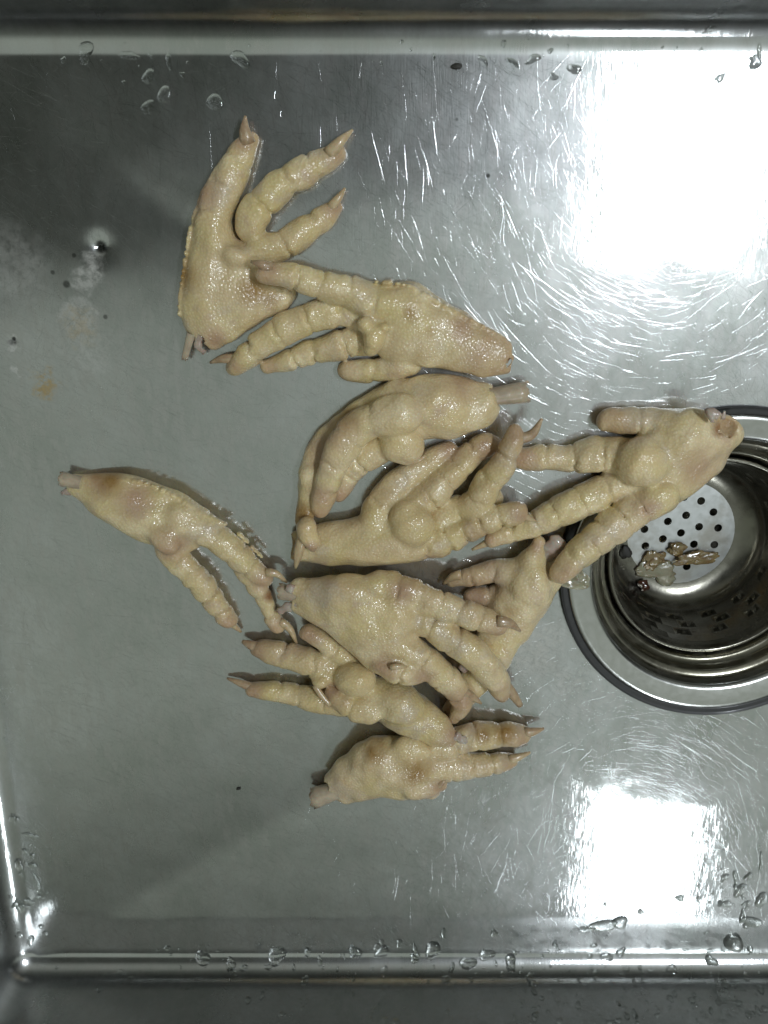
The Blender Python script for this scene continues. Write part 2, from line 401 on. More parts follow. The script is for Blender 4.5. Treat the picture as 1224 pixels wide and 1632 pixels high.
# scratches: thousands of hair-fine ridges, far too many to count
def scratches():
    rnd = random.Random(7); V, F = [], []
    def one(x, y, a, ln, w, th, bend):
        n = 4 if ln > 0.012 else 2
        h = w * 0.5 * math.tan(th)
        base = len(V)
        for k in range(n + 1):
            t = k / n - 0.5; ang = a + bend * t
            cx, cy = x + ln * t * math.cos(a + bend * t * 0.5), y + ln * t * math.sin(a + bend * t * 0.5)
            nx_, ny_ = -math.sin(ang), math.cos(ang)
            ww = w * (0.25 if k in (0, n) else 1.0) * 0.5
            z = floor_z(cx, cy) + 0.00003
            V.append((cx - nx_ * ww, cy - ny_ * ww, z)); V.append((cx, cy, z + h * (0.2 if k in (0, n) else 1))); V.append((cx + nx_ * ww, cy + ny_ * ww, z))
        for k in range(n):
            q = base + 3 * k
            F.append((q, q + 3, q + 4, q + 1)); F.append((q + 1, q + 4, q + 5, q + 2))
    for i in range(95000):
        x = rnd.uniform(X0 + RF, 0.30); y = rnd.uniform(Y0 + RF, Y1 - RF)
        if (x - DR.x) ** 2 + (y - DR.y) ** 2 < (R_DRAIN + 0.001) ** 2: continue
        fam = rnd.random()
        a = (rnd.gauss(-0.55, 0.25) if fam < 0.35 else rnd.gauss(-1.35, 0.25) if fam < 0.55 else rnd.uniform(0, math.pi))
        ln = min(0.04, 0.0030 + rnd.expovariate(1 / 0.0055)); w = rnd.uniform(0.000012, 0.000034) if rnd.random() < .97 else rnd.uniform(0.00003, 0.00006)
        one(x, y, a, ln, w, math.radians(min(10, 0.4 + rnd.expovariate(1 / 3.6)) if rnd.random() < .95 else rnd.uniform(8, 17)), rnd.gauss(0, 0.15))
    o = link('scratch_marks', V, F, M_SCR, sink, smooth=False); o['kind'] = 'stuff'
scratches()

# ------------------------------------------------------------------ drain: flange, gasket groove and cup
def lathe(profile, n=96):
    V, F = [], []
    for (r, z) in profile:
        for k in range(n):
            a = 2 * math.pi * k / n; V.append((DR.x + DS * r * math.cos(a), DR.y + DS * r * math.sin(a), z))
    for i in range(len(profile) - 1):
        for k in range(n):
            F.append((i * n + k, i * n + (k + 1) % n, (i + 1) * n + (k + 1) % n, (i + 1) * n + k))
    return V, F
def rnd_profile(pts, r=0.0008, seg=4):
    out = [pts[0]]
    for a, b_, c in zip(pts[:-2], pts[1:-1], pts[2:]):
        A, B, C = Vector(a), Vector(b_), Vector(c)
        la, lc = (A - B).length, (C - B).length; q = min(r, la * 0.45, lc * 0.45)
        p0, p1 = B + (A - B) * (q / la), B + (C - B) * (q / lc)
        for k in range(seg + 1):
            t = k / seg; out.append(tuple(p0 * (1 - t) ** 2 + B * 2 * t * (1 - t) + p1 * t * t))
    out.append(pts[-1])
    return out
v, f = lathe(rnd_profile([(0.0702, 0.0022), (0.0700, 0.0030), (0.0690, 0.0024), (0.0668, 0.0022), (0.0660, 0.0010)], 0.0006))
link('drain_gasket', v, f, M_RUBBER, sink)
v, f = lathe(rnd_profile([(0.0668, 0.0008), (0.0664, 0.0030), (0.0650, 0.0033), (0.0570, 0.0022), (0.0555, 0.0008), (0.0546, -0.0030)], 0.0012))
link('drain_flange', v, f, M_FLANGE, sink)
v, f = lathe(rnd_profile([(0.05465, -0.0028), (0.0542, -0.0040), (0.0530, -0.0045),
     (0.0515, -0.0055), (0.0505, -0.0090), (0.0490, -0.0105), (0.0478, -0.0110), (0.0468, -0.0140)], 0.0012))
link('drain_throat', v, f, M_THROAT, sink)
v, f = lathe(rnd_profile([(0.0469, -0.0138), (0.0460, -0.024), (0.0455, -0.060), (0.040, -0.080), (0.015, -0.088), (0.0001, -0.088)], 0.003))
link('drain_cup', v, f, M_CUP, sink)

# ------------------------------------------------------------------ strainer basket, a thing of its own
basket = empty('strainer_basket', (DR.x, DR.y, -0.055))
tag(basket, 'round perforated steel strainer basket sitting in the drain', 'strainer')
ZR, ZB = -0.0125, -0.052
v, f = lathe(rnd_profile([(0.0425, -0.0170), (0.0432, -0.0138), (0.0442, -0.0118), (0.0455, -0.0118), (0.0460, -0.0135), (0.0455, -0.0150), (0.0436, -0.0148), (0.0424, -0.0172)], 0.0010))
link('rim', v, f, M_BASKET, basket)
def basket_wall():
    # rows of round holes cut in a tapering wall; every cell is a ring of quads between its border and its hole
    NA = 30; rows = [(-0.0172, None), (-0.0215, 0), (-0.0285, 1), (-0.0355, 0), (-0.0425, None)]
    zs = [-0.0172, -0.022, -0.029, -0.036, -0.043]
    def rad(z):
        t = (z - zs[0]) / (zs[-1] - zs[0]); return (0.0425 - 0.0042 * t) * DS
    def P(a, z, dr=0.0): return (DR.x + (rad(z) + dr) * math.cos(a), DR.y + (rad(z) + dr) * math.sin(a), z)
    V, F = [], []
    for r in range(4):
        z0, z1 = zs[r], zs[r + 1]; zc = (z0 + z1) / 2
        for k in range(NA):
            a0, a1 = 2 * math.pi * (k + 0.5 * (r % 2)) / NA, 2 * math.pi * (k + 1 + 0.5 * (r % 2)) / NA; ac = (a0 + a1) / 2
            hole = r > 0 and (k % 2 == r % 2)
            b0 = len(V)
            if not hole:
                for t in range(3):
                    aa = a0 + (a1 - a0) * t / 2; V.append(P(aa, z0)); V.append(P(aa, z1))
                for t in range(2): q = b0 + 2 * t; F.append((q, q + 2, q + 3, q + 1))
                continue
            ring = []
            for s in range(16):
                th = 2 * math.pi * s / 16; cx, cz = math.cos(th), math.sin(th)
                sc = 1 / max(abs(cx), abs(cz))
                ring.append((ac + (a1 - a0) / 2 * cx * sc, zc + (z1 - z0) / 2 * cz * sc))
            for (aa, zz) in ring: V.append(P(aa, zz))
            hr = 0.0019
            for s in range(16):
                th = 2 * math.pi * s / 16; V.append(P(ac + hr * math.cos(th) / rad(zc), zc + hr * math.sin(th)))
            for s in range(16):
                th = 2 * math.pi * s / 16; V.append(P(ac + hr * math.cos(th) / rad(zc), zc + hr * math.sin(th), 0.0009))
            for s in range(16):
                t = (s + 1) % 16
                F.append((b0 + s, b0 + t, b0 + 16 + t, b0 + 16 + s)); F.append((b0 + 16 + s, b0 + 16 + t, b0 + 32 + t, b0 + 32 + s))
    # curve from the wall into the base
    n = 96; prof = [(rad(zs[-1]), zs[-1])]
    for a in np.linspace(0, math.pi / 2, 8)[1:]: prof.append((rad(zs[-1]) - 0.013 * (1 - math.cos(a)), zs[-1] - 0.010 * math.sin(a)))
    b0 = len(V)
    for (r, z) in prof:
        for k in range(n):
            a = 2 * math.pi * k / n; V.append((DR.x + r * math.cos(a), DR.y + r * math.sin(a), z))
    for i in range(len(prof) - 1):
        for k in range(n): F.append((b0 + i * n + k, b0 + i * n + (k + 1) % n, b0 + (i + 1) * n + (k + 1) % n, b0 + (i + 1) * n + k))
    return V, F, prof[-1]
v, f, (RB, ZB) = basket_wall()
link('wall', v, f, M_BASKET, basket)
HOLES = [(0.0, 0.0)] + [(0.0098 * math.cos(a), 0.0098 * math.sin(a)) for a in (math.radians(20 + 60 * k) for k in range(6))]
HOLES += [(0.0195 * math.cos(a), 0.0195 * math.sin(a)) for a in (math.radians(8 + 360 / 13 * k) for k in range(13))]
def base_plate():
    from mathutils.geometry import delaunay_2d_cdt
    pts, loops = [], []
    def circ(cx, cy, r, n):
        b0 = len(pts)
        for k in range(n): a = 2 * math.pi * k / n; pts.append(Vector((cx + r * math.cos(a), cy + r * math.sin(a))))
        loops.append(list(range(b0, b0 + n)))
    circ(0, 0, RB, 64)
    for (x, y) in HOLES: circ(x, y, 0.0021, 16)
    edges = [(l[i], l[(i + 1) % len(l)]) for l in loops for i in range(len(l))]
    vs, es, fs, *_ = delaunay_2d_cdt(pts, edges, [], 1, 1e-7)
    F = []
    for t in fs:
        c = sum((vs[i] for i in t), Vector((0, 0))) / len(t)
        if any(math.hypot(c.x - x, c.y - y) < 0.00205 for x, y in HOLES): continue
        F.append(tuple(t))
    V = [(DR.x + p.x, DR.y + p.y, ZB) for p in vs]
    for l in loops[1:]:
        b0 = len(V)
        for i in l: V.append((DR.x + pts[i].x, DR.y + pts[i].y, ZB - 0.0008))
        for i in range(len(l)): j = (i + 1) % len(l); F.append((l[i], l[j], b0 + j, b0 + i))
    return V, F
v, f = base_plate()
link('base', v, f, M_BASKET_B, basket, smooth=False)

# ------------------------------------------------------------------ sculpting: distance field of swept spheres, meshed by surface nets
VOX = 0.00052
class Field:
    def __init__(s, lo, hi, seed):
        s.lo = np.array(lo, np.float32); s.n = [int(math.ceil((hi[i] - lo[i]) / VOX)) + 1 for i in range(3)]
        s.D = np.full(s.n, 0.02, np.float32)
        s.ax = [s.lo[i] + np.arange(s.n[i], dtype=np.float32) * VOX for i in range(3)]
    def box(s, lo, hi):
        sl = []
        for i in range(3):
            a = max(0, int((lo[i] - s.lo[i]) / VOX)); b_ = min(s.n[i], int((hi[i] - s.lo[i]) / VOX) + 2)
            sl.append(slice(a, max(a, b_)))
        return tuple(sl)
    def blend(s, sl, d, k, op='add'):
        D = s.D[sl]
        if op == 'add':
            h = np.maximum(k - np.abs(D - d), 0) / k; s.D[sl] = np.minimum(D, d) - h * h * k * 0.25
        else:
            h = np.maximum(k - np.abs(D + d), 0) / k; s.D[sl] = np.maximum(D, -d) + h * h * k * 0.25
    def sweep(s, P, R, fz, k, op='add', grooves=()):
        P = np.asarray(P, np.float32); R = np.asarray(R, np.float32); m = 0.005
        rm = R.max() + m
        sl = s.box(P.min(0) - rm, P.max(0) + rm)
        T = np.full([q.stop - q.start for q in sl], 0.02, np.float32); A = np.zeros_like(T)
        arc = np.concatenate([[0], np.cumsum(np.linalg.norm(np.diff(P, axis=0), axis=1))])
        for i, (a, b_, ra, rb) in enumerate(zip(P[:-1], P[1:], R[:-1], R[1:])):
            rr = max(ra, rb) + m
            ls = s.box(np.minimum(a, b_) - rr, np.maximum(a, b_) + rr)
            X, Y, Z = s.ax[0][ls[0]][:, None, None], s.ax[1][ls[1]][None, :, None], s.ax[2][ls[2]][None, None, :]
            d = b_ - a; dd = float(d[0] ** 2 + d[1] ** 2 + (d[2] / fz) ** 2) + 1e-12
            px, py, pz = X - a[0], Y - a[1], (Z - a[2]) / fz
            t = np.clip((px * d[0] + py * d[1] + pz * (d[2] / fz)) / dd, 0, 1)
            dist = np.sqrt((px - t * d[0]) ** 2 + (py - t * d[1]) ** 2 + (pz - t * d[2] / fz) ** 2) - (ra + (rb - ra) * t)
            tl = tuple(slice(l.start - q.start, l.stop - q.start) for l, q in zip(ls, sl))
            dist = dist * min(1.0, 0.5 + 0.5 * fz); near = dist < T[tl]
            T[tl] = np.where(near, dist, T[tl]); A[tl] = np.where(near, arc[i] + t * (arc[i + 1] - arc[i]), A[tl])
        Xg, Yg, Zg = s.ax[0][sl[0]][:, None, None], s.ax[1][sl[1]][None, :, None], s.ax[2][sl[2]][None, None, :]
        for gi, (q, dp_, w) in enumerate(grooves):   # creases wander and fade out round the toe
            wave = 0.0009 * np.sin(Xg * 420 + Yg * 310 + gi * 2.1) + 0.0005 * np.sin(Yg * 900 - Xg * 700 + Zg * 500 + gi)
            fade = np.clip(0.55 + 0.65 * np.sin(Xg * 260 - Yg * 330 + Zg * 240 + gi * 1.7), 0.30, 1)
            dp_ = dp_ * fade
            x = np.abs(A - q + wave) / w; T += (dp_ * (np.exp(-x ** 1.3) - 0.30 * np.exp(-((x - 3.0) / 2.0) ** 2))).astype(np.float32)
        s.blend(sl, T, k, op)
    def ell(s, c, r, ang, k, op='add'):
        rm = max(r) + 0.005
        sl = s.box(np.array(c) - rm, np.array(c) + rm)
        X, Y, Z = s.ax[0][sl[0]][:, None, None] - c[0], s.ax[1][sl[1]][None, :, None] - c[1], s.ax[2][sl[2]][None, None, :] - c[2]
        u, w = X * math.cos(ang) + Y * math.sin(ang), -X * math.sin(ang) + Y * math.cos(ang)
        k0 = np.sqrt((u / r[0]) ** 2 + (w / r[1]) ** 2 + (Z / r[2]) ** 2)
        k1 = np.sqrt((u / r[0] ** 2) ** 2 + (w / r[1] ** 2) ** 2 + (Z / r[2] ** 2) ** 2) + 1e-6
        s.blend(sl, k0 * (k0 - 1) / k1, k, op)
    def ripple(s, seed):
        r = np.random.RandomState(seed)
        X, Y, Z = s.ax[0][:, None, None], s.ax[1][None, :, None], s.ax[2][None, None, :]
        for wl, am in ((0.017, 0.00025), (0.011, 0.00018), (0.007, 0.00010)):
            for _ in range(2):
                d = r.normal(size=3); d *= 2 * math.pi / wl / np.linalg.norm(d); ph = r.uniform(0, 6.28)
                s.D += (am * np.sin(d[0] * X + d[1] * Y + d[2] * Z + ph)).astype(np.float32)
    def mesh(s):
        D = s.D; ins = D < 0
        nx, ny, nz = D.shape
        corners = [(0, 0, 0), (1, 0, 0), (0, 1, 0), (1, 1, 0), (0, 0, 1), (1, 0, 1), (0, 1, 1), (1, 1, 1)]
        cnt = np.zeros((nx - 1, ny - 1, nz - 1), np.int8)
        for c in corners: cnt += ins[c[0]:nx - 1 + c[0], c[1]:ny - 1 + c[1], c[2]:nz - 1 + c[2]]
        act = np.argwhere((cnt > 0) & (cnt < 8))
        ids = np.full(cnt.shape, -1, np.int64); ids[tuple(act.T)] = np.arange(len(act))
        acc = np.zeros((len(act), 3), np.float64); num = np.zeros(len(act))
        for i in range(8):
            for j in range(i + 1, 8):
                a, b_ = np.array(corners[i]), np.array(corners[j])
                if np.abs(a - b_).sum() != 1: continue
                da = D[tuple((act + a).T)]; db = D[tuple((act + b_).T)]
                x = (da < 0) != (db < 0)
                t = np.where(x, da / np.where(x, da - db, 1), 0)
                acc += np.where(x[:, None], a + t[:, None] * (b_ - a), 0); num += x
        V = (act + acc / num[:, None]) * VOX + s.lo
        F = []
        for ax in range(3):
            o1, o2 = (ax + 1) % 3, (ax + 2) % 3
            s0 = [slice(None)] * 3; s1 = [slice(None)] * 3
            s0[ax] = slice(0, -1); s1[ax] = slice(1, None)
            A, B = ins[tuple(s0)], ins[tuple(s1)]
            e = np.argwhere(A != B)
            e = e[(e[:, o1] > 0) & (e[:, o2] > 0) & (e[:, o1] < D.shape[o1] - 1) & (e[:, o2] < D.shape[o2] - 1)]
            u1 = np.zeros(3, int); u1[o1] = 1; u2 = np.zeros(3, int); u2[o2] = 1
            q = np.stack([ids[tuple((e - u1 - u2).T)], ids[tuple((e - u2).T)], ids[tuple(e.T)], ids[tuple((e - u1).T)]], 1)
            flip = ~A[tuple(e.T)]
            q[flip] = q[flip][:, ::-1]
            F.append(q[(q >= 0).all(1)])
        F = np.concatenate(F); lab = np.arange(len(V))
        for _ in range(400):
            m = lab[F].min(1); new = lab.copy()
            for c in range(4): np.minimum.at(new, F[:, c], m)
            new = new[new]
            if (new == lab).all(): break
            lab = new
        big = np.bincount(lab).argmax(); keep = lab == big; remap = np.cumsum(keep) - 1
        return V[keep], remap[F[keep[F[:, 0]]]]

def spline(ctrl, step=0.0007):
    C = np.array(ctrl, float); n = len(C)
    E = np.vstack([2 * C[0] - C[1], C, 2 * C[-1] - C[-2]]); out = []
    for i in range(1, n):
        p0, p1, p2, p3 = E[i - 1], E[i], E[i + 1], E[i + 2]
        m = max(2, int(np.linalg.norm((p2 - p1)[:3]) / step))
        for k in range(m):
            t = k / m
            out.append(0.5 * ((2 * p1) + (-p0 + p2) * t + (2 * p0 - 5 * p1 + 4 * p2 - p3) * t * t + (-p0 + 3 * p1 - 3 * p2 + p3) * t ** 3))
    out.append(C[-1])
    return np.array(out)

MM = 0.001
def place(px, py, r, dz, fz=1.0):
    """a ball of r photo-pixels whose underside is dz mm over the sink floor -> centre (m) and radius (m)"""
    z = 0.01; rm = r / 3500
    for _ in range(4):
        p = on_plane(px, py, z); rm = r * px_size(p); z = floor_z(p.x, p.y) + rm * fz + dz * MM
    p = on_plane(px, py, z)
    return (p.x, p.y, p.z), rm
def place_c(px, py, r, zc):
    """the same with the centre zc mm over the floor"""
    z = 0.01
    for _ in range(4):
        p = on_plane(px, py, z); z = floor_z(p.x, p.y) + zc * MM
    p = on_plane(px, py, z)
    return (p.x, p.y, p.z), r * px_size(p)

def tube_mesh(P, R, n=12, flat=1.0, close=True):
    P = [Vector(p) for p in P]; V, F = [], []
    for i, p in enumerate(P):
        t = (P[min(i + 1, len(P) - 1)] - P[max(i - 1, 0)]).normalized()
        s = t.cross(Vector((0, 0, 1))); s = s.normalized() if s.length > 1e-4 else Vector((1, 0, 0)); u = s.cross(t)
        for k in range(n):
            a = 2 * math.pi * k / n; V.append(p + s * (R[i] * math.cos(a)) + u * (R[i] * flat * math.sin(a)))
    for i in range(len(P) - 1):
        for k in range(n): F.append((i * n + k, i * n + (k + 1) % n, (i + 1) * n + (k + 1) % n, (i + 1) * n + k))
    if close: F.append(tuple(range(n))[::-1]); F.append(tuple((len(P) - 1) * n + k for k in range(n)))
    return V, F

def bone_mesh(a, b_, ra, rb, rng, n=20, wall=0.32):
    """a chopped hollow bone from a to its cut end b_, uneven at the cut"""
    A, B = Vector(a), Vector(b_); t = (B - A).normalized(); s = t.cross(Vector((0, 0, 1))).normalized(); u = s.cross(t)
    V, F = [], []; jag = [rng.uniform(-0.12, 0.10) for _ in range(n)]
    rows = [(0.0, 1, 0), (0.5, 0.95, 0), (0.85, 1.0, 0.3), (1.0, 1.0, 1), (1.0, 1 - wall * .5, 1), (0.93, 1 - wall, 1), (0.7, 0.9 - wall, 0)]
    L = (B - A).length
    for (tt, rr, jj) in rows:
        for k in range(n):
            a_ = 2 * math.pi * k / n; r = (ra + (rb - ra) * tt) * rr * (1 + 0.06 * math.sin(2 * a_ + 1))
            V.append(A + t * (L * tt + jag[k] * L * jj * 0.6) + s * (r * math.cos(a_)) + u * (r * math.sin(a_)))
    for i in range(len(rows) - 1):
        for k in range(n): F.append((i * n + k, i * n + (k + 1) % n, (i + 1) * n + (k + 1) % n, (i + 1) * n + k))
    marrow = len(F); F.append(tuple((len(rows) - 1) * n + k for k in range(n)))
    return V, F, n * (len(rows) - 2)

def build_foot(label, body, toes, balls=(), cuts=(), claws=(), bones=(), scutes=(), tips=(), stains=(), raws=(), pads_at=(), flaps=(), seed=1):
    rng = random.Random(seed)
    sw = []                                  # (P, R, fz, k)
    for pts, fz, k in body:
        c = [(*p, r) for p, r in (place(x, y, r, dz, fz) for x, y, r, dz in pts)]
        s = spline(c, 0.0012); sw.append((s[:, :3], s[:, 3], fz, k, ()))
    for pts, npad, dep in toes:
        fz = 0.95
        c = [(*p, r) for p, r in (place(x, y, r, dz, fz) for x, y, r, dz in pts)]
        s = spline(c); L = np.concatenate([[0], np.cumsum(np.linalg.norm(np.diff(s[:, :3], axis=0), axis=1))]); t = L / L[-1]
        R = s[:, 3].copy(); gr = []
        if npad:
            bounds = [(i + rng.uniform(-0.12, 0.12)) / npad for i in range(1, npad)]
            ed = [0] + bounds + [1.05]
            for a, b_ in zip(ed[:-1], ed[1:]):
                m = (t >= a) & (t < b_); R[m] *= 0.945 + 0.035 * np.sin(np.pi * (t[m] - a) / (b_ - a))
            gr = [(q * L[-1], rng.uniform(.75, 1.2) * (0.00034 + dep * 0.0082), 0.00090) for q in bounds]
        sw.append((s[:, :3], R, fz, 0.0013, gr))
    el = []
    for (x, y, rx, ry, ang, zc, rz, k) in balls:
        zc, rz = (zc - 5, rz) if k >= 0.004 else (zc - 2.0, rz * .74); k = k if k >= .002 else k * 1.7; c, r = place_c(x, y, rx, zc); el.append((c, (r, r * ry / rx, rz * MM), -math.radians(ang), k))
    lo = np.min([np.min(P - R[:, None], 0) for P, R, *_ in sw] + [np.array(c) - max(r) for c, r, _, _ in el], 0) - 0.004
    hi = np.max([np.max(P + R[:, None], 0) for P, R, *_ in sw] + [np.array(c) + max(r) for c, r, _, _ in el], 0) + 0.004
    fl = Field(lo, hi, seed)
    for P, R, fz, k, gr in sw: fl.sweep(P, R, fz, k, 'add', gr)
    for c, r, a, k in el: fl.ell(c, r, a, k)
    fl.ripple(seed)
    for pts, pitch, size in scutes:          # horny scales along the back of the foot
        c = np.array([place_c(x, y, 1, zc)[0] for x, y, zc in pts]); s = spline(np.hstack([c, np.zeros((len(c), 1))]), 0.0003)[:, :3]
        L = np.concatenate([[0], np.cumsum(np.linalg.norm(np.diff(s, axis=0), axis=1))]); q = 0.0
        while q < L[-1]:
            p = np.array([np.interp(q, L, s[:, i]) for i in range(3)]); i = min(len(s) - 2, int(np.searchsorted(L, q)))
            d = s[i + 1] - s[i]; ang = math.atan2(d[1], d[0]); sz = size * rng.uniform(0.45, 0.85) * MM
            fl.ell(tuple(p), (sz * 1.3, sz, sz * 2.4), ang + 0.4, 0.0012); q += pitch * MM * rng.uniform(0.6, 1.2)
    for (x, y, r, zc, n) in [c for c in cuts]:
        c, rm = place_c(x, y, r * 1.25, zc)
        for _ in range(n + 3):                   # torn skin round the chopped end, then the hollow
            a, b_ = rng.uniform(0, 6.28), rng.uniform(-0.8, 0.8)
            q = (c[0] + rm * 1.05 * math.cos(a), c[1] + rm * 1.05 * math.sin(a), c[2] + rm * b_)
            rr = rm * rng.uniform(0.20, 0.40); fl.ell(q, (rr, rr * rng.uniform(.6, 1.2), rr), a, 0.0008, 'cut')
        fl.ell(c, (rm * 0.9, rm * 0.9, rm * 1.1), 0, 0.0010, 'cut')
    V, F = fl.mesh()
    fz = np.array([floor_z(x, y) for x, y in V[:, :2]]) if False else None
    base = place_c(body[0][0][0][0], body[0][0][0][1], 1, 0)[0]
    root = empty('chicken_foot', base); tag(root, label, 'chicken foot', "chicken feet lying in the sink")
    me = bpy.data.meshes.new('skin'); me.vertices.add(len(V)); me.vertices.foreach_set('co', (V - np.array(base)).astype(np.float32).ravel())
    me.loops.add(F.size); me.loops.foreach_set('vertex_index', F.astype(np.int32).ravel())
    me.polygons.add(len(F)); me.polygons.foreach_set('loop_start', np.arange(0, F.size, 4, dtype=np.int32)); me.polygons.foreach_set('loop_total', np.full(len(F), 4, np.int32))
    me.polygons.foreach_set('use_smooth', np.ones(len(F), bool)); me.update(calc_edges=True); me.validate()
    me.materials.append(M_SKIN)
    def layer(name, items, soft=1.0):
        w = np.zeros(len(V))
        for it in items:
            x, y, r = it[:3]; zc = it[3] if len(it) > 3 else 8
            c, rm = place_c(x, y, r, zc); d = ((V - np.array(c)) ** 2)
            q = np.sqrt(d[:, 0] + d[:, 1] + 0.25 * d[:, 2]) / rm
            w = np.maximum(w, np.clip(1.4 - q, 0, 1))
        at = me.attributes.new(name, 'FLOAT', 'POINT'); at.data.foreach_set('value', w.astype(np.float32))
    toe_ends = [(p[0][-1][0], p[0][-1][1], p[0][-1][2] * 1.5, p[0][-1][3] + 4) for p in toes]
    layer('tip', list(toe_ends) + list(tips)); layer('stain', stains)
    layer('raw', [(x, y, r * 1.0, zc) for x, y, r, zc, n in cuts] + list(raws))
    layer('pad', [(b[0], b[1], max(b[2], b[3]) * 0.95, b[5] + b[6]) for b in balls if b[7] < 0.0025] + list(pads_at))
    o = bpy.data.objects.new('skin', me); COL.objects.link(o); o.parent = root
    sm = o.modifiers.new('smooth', 'SMOOTH'); sm.factor = 0.5; sm.iterations = 1
    for cl in claws:
        pts, pale = cl
        c = [(*p, r) for p, r in (place_c(x, y, r, zc) for x, y, r, zc in pts)]
        s = spline(c, 0.0015); v, f = tube_mesh(s[:, :3], np.maximum(s[:, 3], 0.00055), 12, 0.85)
        link('claw', v, f, M_CLAWP if pale else M_CLAW, root)
    for (x0, y0, r0, z0, x1, y1, r1, z1) in bones:
        a, ra = place_c(x0, y0, r0, z0); b_, rb = place_c(x1, y1, r1, z1)
        v, f, m0 = bone_mesh(a, b_, ra, rb, rng); o2 = link('bone', v, f, M_BONE, root)
        o2.data.materials.append(M_MARROW)
        for p in o2.data.polygons[m0:]: p.material_index = 1
    for pts in flaps:                        # torn tendons
        c = [(*p, r) for p, r in (place_c(x, y, r, zc) for x, y, r, zc in pts)]
        s = spline(c, 0.0012); rr = s[:, 3] * np.array([1 + 0.2 * math.sin(i * 1.7) for i in range(len(s))])
        v, f = tube_mesh(s[:, :3], rr, 10, 0.5); link('tendon', v, f, M_SINEW, root)
    return root

# ------------------------------------------------------------------ the ten chicken feet
# points are (photo x, photo y, half-width in photo pixels, height of the underside over the sink floor in mm)
build_foot('chicken foot at the top left with three toes spread upward and a bone spike below', seed=11,
    body=[([(316, 512, 26, 0), (324, 470, 36, 0), (334, 420, 38, 0), (342, 372, 32, 0)], 0.75, 0.004),
          ([(340, 500, 40, 0), (372, 462, 44, 0), (392, 425, 38, 0)], 0.62, 0.006),
          ([(342, 543, 17, 2), (350, 525, 24, 1), (390, 498, 26, 0), (432, 476, 26, 0), (452, 466, 18, 0)], 0.85, 0.004)],
    toes=[([(338, 385, 33, 0), (341, 341, 31, 0), (365, 288, 28, 0), (383, 250, 23, 0), (397, 224, 15, 1)], 4, 0.04),
          ([(396, 362, 25, 3), (405, 340, 27, 3), (441, 302, 26, 2), (494, 268, 23, 1), (520, 255, 20, 1), (537, 246, 16, 1)], 4, 0.11),
          ([(412, 398, 24, 2), (445, 392, 25, 2), (492, 364, 22, 1), (520, 344, 18, 1), (534, 331, 13, 1)], 3, 0.10)],
    balls=[(376, 408, 22, 18, 20, 14, 8, 0.003)],
    cuts=[(318, 558, 15, 6, 8)],
    claws=[([(395, 228, 13, 7), (390, 208, 9, 8), (391, 185, 2, 7)], False), ([(524, 246, 12, 8), (543, 225, 8, 9), (562, 207, 2, 7)], True),
           ([(526, 332, 9, 6), (540, 315, 6, 7), (550, 300, 2, 6)], True)],
    bones=[(305, 530, 7, 9, 294, 572, 5, 5)], flaps=[[(318, 530, 8, 9), (316, 552, 6, 7), (326, 562, 4, 5)]],
    scutes=[([(286, 500, 8), (288, 460, 9), (294, 420, 9), (302, 372, 8), (318, 322, 8), (345, 270, 8)], 2.4, 1.0)],
    tips=[(390, 222, 26, 7), (315, 300, 34, 12), (345, 540, 20, 8)], stains=[(402, 463, 24, 18), (296, 440, 30, 4), (430, 478, 16, 16)])

build_foot('chicken foot lying across the top middle, its ridged back facing the bright glare', seed=12,
    body=[([(800, 573, 24, 7), (776, 565, 36, 5), (712, 540, 48, 2), (655, 522, 60, 0), (625, 518, 52, 0)], 0.62, 0.006),
          ([(602, 482, 32, 3), (650, 495, 40, 2)], 0.8, 0.005)],
    toes=[([(640, 490, 32, 4), (602, 482, 30, 5), (551, 466, 27, 7), (500, 450, 22, 11), (457, 440, 20, 15), (424, 436, 16, 17)], 5, 0.10),
          ([(585, 515, 22, 1), (550, 497, 24, 3), (505, 505, 25, 3), (455, 524, 26, 2), (412, 553, 23, 2), (380, 580, 17, 2), (372, 586, 13, 2)], 5, 0.16),
          ([(590, 545, 24, 0), (560, 545, 25, 0), (530, 553, 24, 0), (495, 560, 20, 0), (457, 575, 17, 0), (428, 585, 12, 0)], 4, 0.13),
          ([(650, 578, 26, 1), (615, 587, 21, 1), (585, 590, 20, 1), (560, 590, 17, 1), (550, 590, 13, 1)], 2, 0.08)],
    balls=[(598, 538, 20, 24, 20, 19, 7, 0.0009), (583, 518, 14, 12, 0, 19, 6, 0.0007), (612, 522, 12, 10, 0, 20, 6, 0.0007),
           (590, 556, 12, 10, 0, 18, 5, 0.0007), (640, 530, 30, 32, 0, 14, 9, 0.003)],
    cuts=[(826, 582, 17, 9, 12)],
    claws=[([(432, 427, 10, 22), (415, 421, 7, 24), (400, 417, 2, 23)], False), ([(378, 572, 9, 7), (355, 572, 7, 6), (335, 578, 2, 3)], False),
           ([(556, 592, 9, 5), (546, 592, 6, 4), (540, 595, 2, 3)], True)],
    scutes=[([(600, 449, 14), (653, 457, 15), (712, 491, 13), (776, 524, 12), (812, 548, 11)], 2.8, 1.5)],
    tips=[(790, 570, 50, 12), (740, 525, 26, 16), (427, 428, 24, 22), (550, 592, 20, 5)], stains=[(655, 500, 14, 24), (688, 530, 11, 24)])

